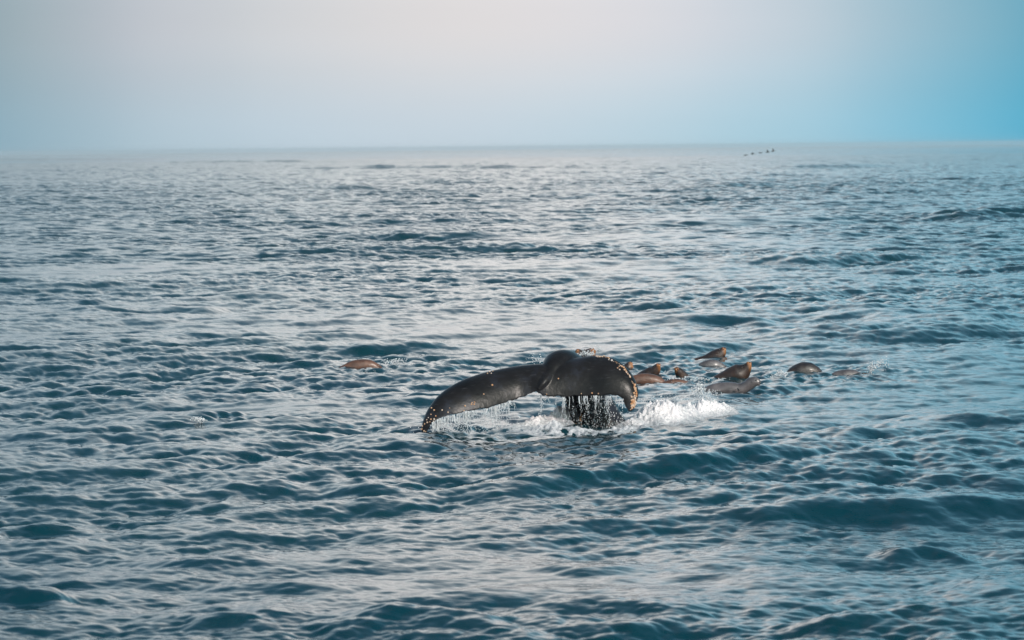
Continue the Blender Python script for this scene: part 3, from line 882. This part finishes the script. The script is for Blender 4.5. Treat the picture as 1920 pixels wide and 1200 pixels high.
sea_lion('sea lion head pointing up and left in the middle of the pod',
         [(1298, 728, 12), (1288, 716, 12.5), (1280, 707, 12), (1275, 700, 10), (1271, 695, 7.5), (1268, 690, 3.6)], 71.6, M_FUR_BROWN, True, muzzle=True, yaw=-.3)
sea_lion('farthest brown sea lion lifting its head at the back of the pod',
         [(1275, 690, 9), (1303, 683, 11), (1326, 677, 13), (1341, 670, 14.5), (1349, 664, 12.5), (1354, 659, 9), (1358, 652.5, 4)], 77.5, M_FUR_BROWN, True, muzzle=True, yaw=-.2)
sea_lion('pale grey sea lion back in front of the farthest lifted head',
         [(1280, 702, 5), (1306, 693, 9), (1325, 687.5, 12), (1340, 685.5, 12), (1353, 689, 8), (1366, 698, 5)], 75.6, M_FUR_GREY)
sea_lion('largest dark brown sea lion with thick neck and raised head',
         [(1306, 740, 9), (1333, 725, 14), (1356, 714, 17), (1374, 706, 19), (1388, 700, 19), (1396, 694, 14), (1401, 688, 9.5), (1405, 680, 4.4)], 70.6, M_FUR_BROWN, True, muzzle=True, yaw=-.3)
sea_lion('grey sea lion with humped back swimming right below the largest one',
         [(1300, 750, 6), (1325, 737, 12), (1348, 731, 14), (1370, 730, 14), (1388, 730, 12), (1400, 724, 11), (1410, 717.5, 11), (1418, 716, 9), (1425, 718, 5)], 67.4, M_FUR_GREY, True, yaw=-.3,
         flipper=[(1383, 728, -.22, 3), (1386, 733, -.28, 4.5), (1388, 739, -.3, 3)])
sea_lion('wet brown back barely awash below the sea lion head in mid pod',
         [(1236, 726, 5), (1252, 722, 9), (1268, 720, 10), (1284, 722, 9), (1300, 726, 5)], 69.8, M_FUR_TAN)
sea_lion('dark rounded sea lion back shining wet right of the pod',
         [(1470, 716, 9), (1488, 703, 15), (1503, 697, 18), (1518, 697, 17.5), (1533, 704, 13), (1548, 716, 7)], 72.7, M_FUR_DARK)
sea_lion('rightmost pale sea lion back with a small flipper showing',
         [(1546, 720, 5), (1563, 709, 10), (1582, 705, 12.5), (1600, 705, 12), (1614, 708, 9), (1632, 716, 4)], 72.0, M_FUR_GREY,
         flipper=[(1611, 704, -.05, 3), (1618, 700, -.05, 3.4), (1628, 700, 0, 2)])

# ------------------------------------------------------------------ birds skimming the sea far off
def bird(label, px, py, dist, up_l, up_r, heading, size=.78):
    c = at(px, py, dist)
    root = empty('seabird', c); root.rotation_euler = (0, 0, heading)
    tag(root, label, 'bird', 'dark seabirds flying low over the sea near the horizon')
    s = .62 * size
    bm = bmesh.new()
    tube(bm, [(-.62 * s, 0, .02 * s, .015 * s), (-.45 * s, 0, .0, .07 * s), (-.1 * s, 0, 0, .15 * s), (.2 * s, 0, .02 * s, .13 * s), (.42 * s, 0, .07 * s, .06 * s), (.58 * s, 0, .1 * s, .055 * s), (.66 * s, 0, .1 * s, .045 * s), (.86 * s, 0, .07 * s, .012 * s)], 26, 10)
    bmesh.ops.recalc_face_normals(bm, faces=bm.faces)
    me = bpy.data.meshes.new('body'); bm.to_mesh(me); bm.free(); me.polygons.foreach_set('use_smooth', np.full(len(me.polygons), True))
    link_mesh('body', me, M_BIRD, root)
    for sd, upa in ((1, up_l), (-1, up_r)):
        bm = bmesh.new(); rows = []
        for k in range(7):
            f = k / 6.0
            yy = sd * s * (.10 + 1.0 * math.cos(upa) * f); zz = s * (.05 + 1.0 * math.sin(upa) * f * (1 - .25 * f))
            ch = s * (.36 - .24 * f ** 1.5); sw = s * (.10 - .22 * f * f)
            th = s * .02 * (1 - .7 * f)
            rows.append([bm.verts.new((sw + ch * .5, yy, zz)), bm.verts.new((sw, yy, zz + th)), bm.verts.new((sw - ch * .5, yy, zz)), bm.verts.new((sw, yy, zz - th))])
        for a, b in zip(rows, rows[1:]):
            for q in range(4): bm.faces.new((a[q], a[(q + 1) % 4], b[(q + 1) % 4], b[q]))
        bm.faces.new(rows[0][::-1]); bm.faces.new(rows[-1])
        bmesh.ops.recalc_face_normals(bm, faces=bm.faces)
        me = bpy.data.meshes.new('wing'); bm.to_mesh(me); bm.free()
        link_mesh('wing', me, M_BIRD, root)
M_BIRD = make_fur('hazed_plumage', (.09, .11, .115), (.13, .15, .155), .8, 0)  # dark feathers lightened and blued: distance haze put into the colour
for a in [('last seabird of the line, lowest and farthest left', 1398, 291, 400, -.1, .15, R(-12)),
          ('second seabird from the left end of the low flying line', 1411, 288.5, 402, .5, .35, R(-8)),
          ('middle seabird of the five in the low flying line', 1426, 286.5, 404, -.25, -.1, R(-15)),
          ('seabird with wings held up, next to the leading one', 1439, 285.5, 406, 1.0, .8, R(-10)),
          ('leading seabird at the right end, wings raised in a V', 1449.5, 283.5, 408, .9, 1.05, R(-10))]:
    bird(*a)
